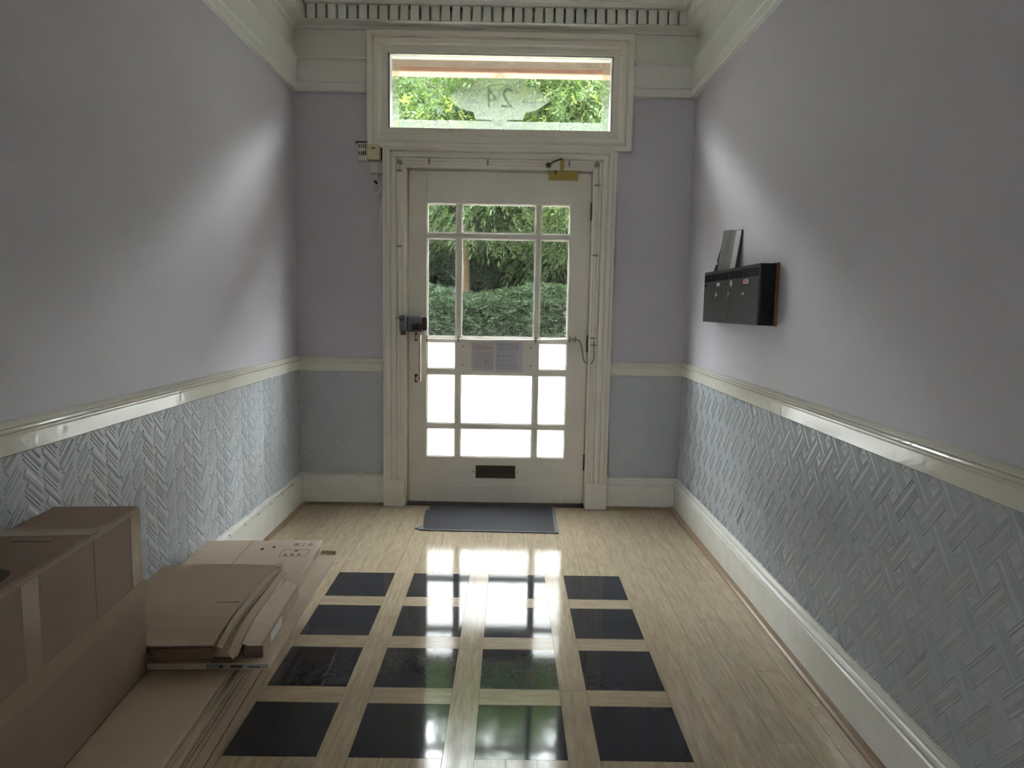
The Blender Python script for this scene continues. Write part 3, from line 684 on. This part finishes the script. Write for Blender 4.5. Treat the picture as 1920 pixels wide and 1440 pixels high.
# ------------------------------------------------------------------ doormat
dm = empty('doormat', (-.1, -.3, 0)); tag(dm, 'dark grey ribbed doormat with a rubber edge at the front door', 'doormat')
MB().poly([(-.545, -.585, .009), (.318, -.605, .009), (.330, -.012, .009), (-.553, -.012, .009), (-.556, -.16, .009), (-.574, -.17, .009), (-.572, -.30, .009)]).build('pile', 'mat_pile', dm)
MB().prism([(-.552, -.597, .0015), (.342, -.617, .0015), (.354, -.010, .0015), (-.560, -.010, .0015)], (0, 0, 0), (0, 0, .006)).build('rubber_backing', 'mat_rubber', dm)
MB().prism([(-.60, -.565, .001), (-.552, -.600, .001), (-.53, -.59, .001), (-.548, -.52, .001)], (0, 0, 0), (0, 0, .008)).build('curled_corner', 'mat_rubber', dm)

# ------------------------------------------------------------------ cardboard on the left
def carton(name, label, xr, yf, w, L, z0, z1, th, m='cardboard', bev=.003, cat='cardboard box', group=None):
    t = empty(name, (xr, yf, z0), R(th)); tag(t, label, cat, group)
    def part(b, nm, mt, bevel=0, **kw):
        o = b.build(nm, mt, bevel=bevel, **kw); o.parent = t; o.location = (0, 0, 0); return o
    part(MB().box(-w, 0, -L, 0, 0, z1-z0), 'carton_body', m, bev)
    return t, part
G1 = 'flattened cartons stacked along the left wall'
layers = [(0, .100, -.966, -1.66, .49, 2.6, 2.5, 'thick flat carton at the bottom of the stack on the floor'),
          (.100, .133, -.962, -1.70, .49, 2.5, 2.4, 'flat carton second from the floor in the left stack'),
          (.133, .163, -.985, -1.72, .47, 2.5, 2.5, 'set-back flat carton third from the floor in the left stack'),
          (.163, .198, -.955, -1.68, .49, 2.45, 2.6, 'flat carton fourth from the floor in the left stack'),
          (.198, .230, -.970, -1.70, .48, 2.4, 2.5, 'long flat carton that carries the large taped box')]
for (z0, z1, xr, yf, w, L, th, lab) in layers:
    t, part = carton('flat_carton', lab, xr, yf, w, L, z0+.0004, z1, th, 'cardboard', .004, group=G1)
    part(MB().box(-.0005, .0008, -L+.02, -.02, (z1-z0)*.46, (z1-z0)*.54), 'flap_seam', 'cardboard_edge')
# carton with printed near end
t, part = carton('flat_carton', 'thin pale carton jutting out to the right under the printed carton', -.827, -1.69, .60, 1.04, .2305, .252, 2.0, 'cardboard_pale', .002, group=G1)
part(MB().box(-.070, -.002, -.012, -.004, .0215, .036), 'end_flap', 'cardboard')
part(MB().box(-.006, .0, -.03, -.004, .0215, .030), 'side_tab', 'cardboard_edge')
part(MB().box(-.21, -.004, -1.0412, -1.0395, .003, .019), 'printed_strip', 'leaflet_grey')
part(MB().box(-.13, -.09, -1.0420, -1.0405, .006, .016), 'print_mark', 'print_ink'); part(MB().box(-.165, -.155, -1.0420, -1.0405, .006, .016), 'print_mark', 'print_ink'); part(MB().box(-.07, -.03, -1.0420, -1.0405, .007, .012), 'print_mark', 'print_ink')
# printed carton B
t, part = carton('flat_carton', 'pale flat carton with printed handling icons near the door end of the stack', -.905, -1.65, .555, .95, .2525, .302, 3.6, 'cardboard_pale', .003, group=G1)
H = .302-.2525; zt = H+.0006
part(MB().box(-.334, -.331, -.9, -.004, H-.001, zt), 'fold_line', 'print_grey')
def ink(x0, x1, y0, y1): return (x0, x1, y0, y1, H, zt)
def outline(b, x0, x1, y0, y1, w=.003): b.box(*ink(x0, x1, y0, y0+w)).box(*ink(x0, x1, y1-w, y1)).box(*ink(x0, x0+w, y0, y1)).box(*ink(x1-w, x1, y0, y1))
b = MB(); outline(b, -.155, -.03, -.225, -.135)
for k in range(3): b.box(*ink(-.135+k*.03, -.125+k*.03, -.215, -.185)).box(*ink(-.135+k*.03, -.115+k*.03, -.215, -.209))
b.box(*ink(-.098, -.082, -.165, -.140)); part(b, 'printed_icon', 'print_grey')
b = MB(); outline(b, -.122, -.096, -.085, -.045); b.box(*ink(-.116, -.103, -.075, -.055)).box(*ink(-.088, -.074, -.085, -.079)).box(*ink(-.077, -.074, -.085, -.05)).box(*ink(-.088, -.074, -.05, -.045)); part(b, 'printed_icon', 'print_grey')
b = MB(); outline(b, -.055, -.03, -.085, -.045); b.box(*ink(-.045, -.041, -.08, -.05)).box(*ink(-.052, -.034, -.068, -.064)); part(b, 'printed_icon', 'print_grey')
b = MB()
for k in range(5): b.box(-.0005, .0008, -.09-k*.028, -.075-k*.028, .014, .036)
part(b, 'side_print', 'leaflet_grey')
for (x_, y_) in ((-.262, -.115), (-.333+.12, -.09)): part(MB().box(x_, x_+.012, y_-.02, y_, H, zt+.0004), 'punched_hole', 'print_ink')
part(MB().box(-.275, -.262, -.008, .0005, H-.004, zt), 'staple', 'print_ink')
part(MB().box(-.06, -.012, -.022, -.019, H, zt), 'flap_cut', 'print_ink')
# folded open carton C
cc = empty('folded_carton', (-.95, -2.15, .303), R(3.2)); tag(cc, 'collapsed brown carton with open flaps lying on top of the stack', 'cardboard box')
def cpart(b, nm, mt, **kw):
    o = b.build(nm, mt, **kw); o.parent = cc; o.location = (0, 0, 0); return o
def sheet(pts, th=.004):
    """curved sheet from left profile to right profile: pts rows of (x,y,z)"""
    b = MB(); n = len(pts); m_ = len(pts[0])
    for dz in (0, -th):
        for row in pts: b.v += [(p[0], p[1], p[2]+dz) for p in row]
    N = n*m_
    for i in range(n-1):
        for j in range(m_-1):
            a = i*m_+j; b.f.append((a, a+1, a+m_+1, a+m_)); b.f.append((N+a, N+a+m_, N+a+m_+1, N+a+1))
    for j in range(m_-1): b.f.append((j, N+j, N+j+1, j+1)); a = (n-1)*m_+j; b.f.append((a, a+1, N+a+1, N+a))
    for i in range(n-1): a = i*m_; b.f.append((a, a+m_, N+a+m_, N+a)); a = i*m_+m_-1; b.f.append((a, N+a, N+a+m_, a+m_))
    return b
def grid(x0, x1, y0, y1, zf, nx=9, ny=9, sk=0.0):
    us = [j/(nx-1) for j in range(nx)]
    if x0 < -.4 and nx > 5: us = [(q-x0)/(x1-x0) for q in (x0, -.40, -.32, -.260, -.254, -.18, -.10, -.05, x1)]   # cut back where the taped box stands
    ye = lambda u: max(y1, -.574) if x0+(x1-x0)*u < -.257 else y1
    dr = lambda y: .038*(max(0, -y-.38)/.215)**2                                      # droops past the carton below
    return [[(x0+(x1-x0)*u+sk*i/(ny-1), y0+(ye(u)-y0)*i/(ny-1), zf(u, i/(ny-1)) - dr(y0+(ye(u)-y0)*i/(ny-1))) for u in us] for i in range(ny)]
top = grid(-.475, -.012, 0.02, -.595, lambda u, v: .056+.006*math.sin(u*3.1)-.004*math.sin(v*3.1)+(.004*math.sin(u*7)*v), sk=-.04)
cpart(sheet(top), 'top_panel', 'cardboard', smooth=False)
top2 = grid(-.47, .012, 0.0, -.585, lambda u, v: .042+.004*math.sin(u*3.1)-.003*v, sk=-.035)
cpart(sheet(top2), 'inner_panel', 'cardboard')
top3 = grid(-.47, .045, -.06, -.600, lambda u, v: .026+.003*math.sin(u*3)-.003*v, sk=-.02)
cpart(sheet(top3), 'inner_panel', 'cardboard')
bot = grid(-.46, .06, -.08, -.555, lambda u, v: .008)
cpart(sheet(bot), 'bottom_panel', 'cardboard_edge')
# right-hand flaps
cpart(sheet(grid(-.012, .004, 0.035, -.60, lambda u, v: .058-.010*u, 3, 9, -.028)), 'side_flap', 'cardboard')
cpart(sheet(grid(.012, .030, 0.0, -.615, lambda u, v: .045-.018*u, 3, 9, -.012)), 'side_flap', 'cardboard')
cpart(sheet(grid(.030, .095, -.07, -.555, lambda u, v: .030-.026*u, 5, 5, .0)), 'side_flap', 'cardboard_pale')
cpart(MB().box(.093, .098, -.555, -.08, -.045, .006), 'turned_edge', 'cardboard')
cpart(MB().box(.0975, .0990, -.47, -.33, -.038, -.004), 'white_label', 'white_label')
cpart(MB().box(.035, .096, -.560, -.555, -.045, -.005), 'end_flap', 'brown_recess')
cpart(sheet([[(-.012, .035, .060), (.008, .040, .066)], [(-.006, -.02, .060), (.012, -.02, .066)]]), 'lifted_corner', 'cardboard_pale')
cpart(MB().box(-.13, -.045, -.3505, -.350, .0585, .0605), 'crease', 'cardboard_shaded')
cpart(sheet(grid(-.292, -.05, -.596, -.606, lambda u, v: .050-.030*v, 9, 2)), 'front_flap', 'cardboard_edge')

# large taped box E
t, part = carton('taped_box', 'large brown cardboard box sealed with clear tape at the near left', -1.185, -2.75, .275, 1.0, .2305, .800, 4.2, 'cardboard_shaded', .014)
HE = .800-.2305
bd = [c for c in t.children if c.name.startswith('carton_body')][0]
part(MB().box(.0002, .0012, -1.0, .0, .262, .322), 'seam_tape', 'clear_tape'); part(MB().box(-.0002, .0006, -1.0, 0, .2895, .2915), 'flap_seam', 'cardboard_edge')
part(MB().box(.0002, .0012, -.085, -.020, .325, HE-.012), 'tape_strip', 'clear_tape'); part(MB().box(.0002, .0012, -.62, -.555, .322, HE-.012), 'tape_strip', 'clear_tape')
part(MB().box(-.0002, .0007, -.300, -.2965, .325, HE-.012), 'crease', 'cardboard_edge'); part(MB().box(-.0002, .0007, -.555, -.552, .325, HE-.012), 'crease', 'cardboard_edge')
part(MB().box(-.272, -.006, -.30, -.240, HE, HE+.0008), 'top_tape', 'clear_tape')
part(MB().box(-.19, -.09, -.345, -.340, HE-.0005, HE+.0008), 'hand_hole_cut', 'print_ink')
b = MB(); ring = [(-.09+.05*math.cos(R(k*15)), -.62+.075*math.sin(R(k*15)), HE+.0006) for k in range(24)]; ring2 = [(-.09+.032*math.cos(R(k*15)), -.62+.05*math.sin(R(k*15)), HE+.0006) for k in range(24)]
for k in range(24): b.quad(ring[k], ring[(k+1) % 24], ring2[(k+1) % 24], ring2[k])
part(b, 'printed_mark', 'print_ink')
part(sheet([[(-.272, -.31, HE-.002), (-.268, -1.0, HE-.002)], [(-.262, -.30, HE+.030), (-.258, -1.0, HE+.030)]], .003), 'dark_top_strip', 'cardboard_edge')  # dark strip standing along the wall-side top edge

# ------------------------------------------------------------------ outside: porch, paving, hedge, trees
po = MB()
po.box(-1.6, DX0-.14, YW, YW+.02, -.3, 3.5).box(DX1+.13, 1.5, YW, YW+.02, -.3, 3.5)
struct(po.build('trim_13', 'exterior_stone'), 'stone door surround outside the front door', 'door surround')
struct(MB().box(-1.5, 1.4, .30, .42, 3.158, 3.60).box(-1.5, 1.4, YW+.021, .30, 3.50, 3.60).build('trim_14', 'sandstone', bevel=.01), 'pinkish sandstone lintel seen through the transom window', 'lintel')
struct(MB().box(-60, 60, YW+.03, 4.4, -.4, -.16).build('paving', 'paving_slab'), 'pale paved forecourt outside the front door', 'paving')
struct(MB().box(-1.2, 1.1, .14, 1.0, -.3, -.02).build('doorstep', 'paving_slab', bevel=.01), 'pale stone doorstep outside the front door', 'doorstep')
struct(MB().box(-60, 60, 4.4, 60, -.4, -.15).build('garden_bed', 'garden_soil'), 'dark garden soil beneath the hedge and trees', 'garden')
struct(MB().box(-25, XL-.25, YW-.1, YW, -.4, 15).box(XR+.25, 25, YW-.1, YW, -.4, 15).box(XL-.25, XR+.25, YW-.1, YW, ZC+.1, 15).build('facade', 'exterior_stone'), 'stone house front around the entrance', 'facade')  # unseen upper part made tall to keep sky light off the trees

def leaf_cluster(b, c, d, size, rg, n=7):
    """compound leaf: leaflets along a drooping stem"""
    d = d.normalized(); s = d.cross(Vector((rg.uniform(-1, 1), rg.uniform(-1, 1), rg.uniform(-.3, 1)))).normalized(); nrm = d.cross(s)
    for k in range(n):
        t = k//2; base = c + d*(size*.22*t) - nrm*0 + Vector((0, 0, -.03*t*t*size*2))
        sd = s*(1 if k % 2 else -1) if k < n-1 else d
        tip = base + (sd*.8 + d*.55 + Vector((0, 0, -.25)))*size*.42
        w = d*size*.09 if k < n-1 else s*size*.09
        mid = (base+tip)*.5 + nrm*size*.03
        i = len(b.v); b.v += [tuple(base), tuple(mid+w), tuple(tip), tuple(mid-w)]; b.f.append((i, i+1, i+2)); b.f.append((i, i+2, i+3))
def crown(blobs, per, size, seed):
    rg = random.Random(seed); bs = [MB(), MB()]
    for (bx, by, bz, br) in blobs:
        for _ in range(int(per*br*br)):
            v = Vector((rg.gauss(0, 1), rg.gauss(0, 1), rg.gauss(0, .9))).normalized()
            rr = br*rg.uniform(.72, 1.05)
            c = Vector((bx, by, bz)) + Vector((v.x*rr, v.y*rr, v.z*rr*.8))
            d = Vector((v.x, v.y, v.z*.4-.25)) + Vector((rg.uniform(-.5, .5), rg.uniform(-.5, .5), rg.uniform(-.4, .3)))
            b = bs[1] if (rg.random() < .30 and v.z > -.1) else bs[0]  # paler leaves at random over the upper part of each blob
            leaf_cluster(b, c, d, size*rg.uniform(.7, 1.25), rg)
    return bs
def tree(label, x, y, h, r, seed, nb=16, size=.23, lo=1.9, mats=('leaf_mid', 'leaf_light')):
    rg = random.Random(seed); t = empty('tree', (x, y, -.15)); tag(t, label, 'tree', 'trees across the forecourt')
    tr = MB(); lean = rg.uniform(-.2, .2)
    tr.tube([(x, y, -.2), (x+lean*.3, y, 1.2), (x+lean*.8, y+.05, 2.6), (x+lean, y, h*.75)], .15, 8, .05)
    blobs = []
    for k in range(nb):
        an = rg.uniform(0, 2*math.pi); q_ = rg.random()**.6; z = rg.uniform(lo, h)
        env = r*(1-.35*abs((z-(lo+h)/2)/((h-lo)/2))**2)
        bx, by = x+math.cos(an)*env*q_, y+math.sin(an)*env*q_*.7
        blobs.append((bx, by, z, rg.uniform(.55, .95)))
        if k % 2 == 0: tr.tube([(x+lean*.7, y, min(z-.4, h*.6)), ((x+bx)/2, (y+by)/2, z-.2), (bx, by, z)], .05, 5, .012)
    o = tr.build('trunk', 'bark'); o.parent = t; o.location = -t.location
    for b, nm, mm in zip(crown(blobs, 600, size, seed+50), ('foliage', 'paler_foliage'), mats):
        o = b.build(nm, mm); o.parent = t; o.location = -t.location; stuff(o)
tree('leafy ash tree with a pale trunk seen through the left side of the door', -.80, 7.2, 6.6, 1.9, 11, 30, .18, 3.05)
tree('leafy tree with light green sprays seen through the right side of the door', 1.45, 7.0, 6.6, 1.9, 23, 34, .18, 2.5)
tree('dense dark tree filling the gap behind the two nearer trees',   .2, 9.6, 7.6, 2.6, 31, 34, .22, 1.6, ('leaf_dark', 'leaf_mid'))
tree('broad dark tree behind the hedge on the far left', -4.2, 8.6, 7.2, 2.5, 41, 30, .26, 1.2, ('leaf_dark', 'leaf_mid'))
tree('broad dark tree behind the hedge on the far right', 4.6, 8.8, 7.2, 2.5, 43, 30, .26, 1.2, ('leaf_dark', 'leaf_mid'))
hd = empty('hedge', (0, 6, -.15)); tag(hd, 'dense dark green hedge below the trees outside', 'hedge')
rg = random.Random(5); b = MB()
for _ in range(26000):
    x_ = rg.uniform(-5, 5); f_ = rg.random()
    if f_ < .62: c = Vector((x_, 5.6+rg.uniform(-.1, .15), rg.uniform(-.1, 1.62)))
    else: c = Vector((x_, rg.uniform(5.6, 6.5), 1.6+rg.uniform(-.12, .16)+.08*math.sin(x_*3)))
    leaf_cluster(b, c, Vector((rg.uniform(-1, 1), rg.uniform(-1, .1), rg.uniform(-.3, .8))), .11*rg.uniform(.7, 1.3), rg, 5)
o = b.build('foliage', 'leaf_dark'); o.parent = hd; o.location = -hd.location; stuff(o)
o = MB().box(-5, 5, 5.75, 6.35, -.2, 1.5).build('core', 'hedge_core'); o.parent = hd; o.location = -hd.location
bk = empty('hedge', (0, 12, -.15)); tag(bk, 'tall dark bank of shrubs closing the view behind the trees', 'hedge')
rg = random.Random(9); b = MB()
for _ in range(7000):
    c = Vector((rg.uniform(-9, 9), 11.6+rg.uniform(-.4, .3), rg.uniform(0, 9.2)))
    leaf_cluster(b, c, Vector((rg.uniform(-1, 1), rg.uniform(-1, 0), rg.uniform(-.5, .5))), .5*rg.uniform(.7, 1.3), rg, 7)
o = b.build('foliage', 'leaf_dark'); o.parent = bk; o.location = -bk.location; stuff(o)
o = MB().box(-60, 60, 12.0, 12.5, -.2, 9.4).build('core', 'hedge_core'); o.parent = bk; o.location = -bk.location  # unseen ends run far past the leaves to block low side sky
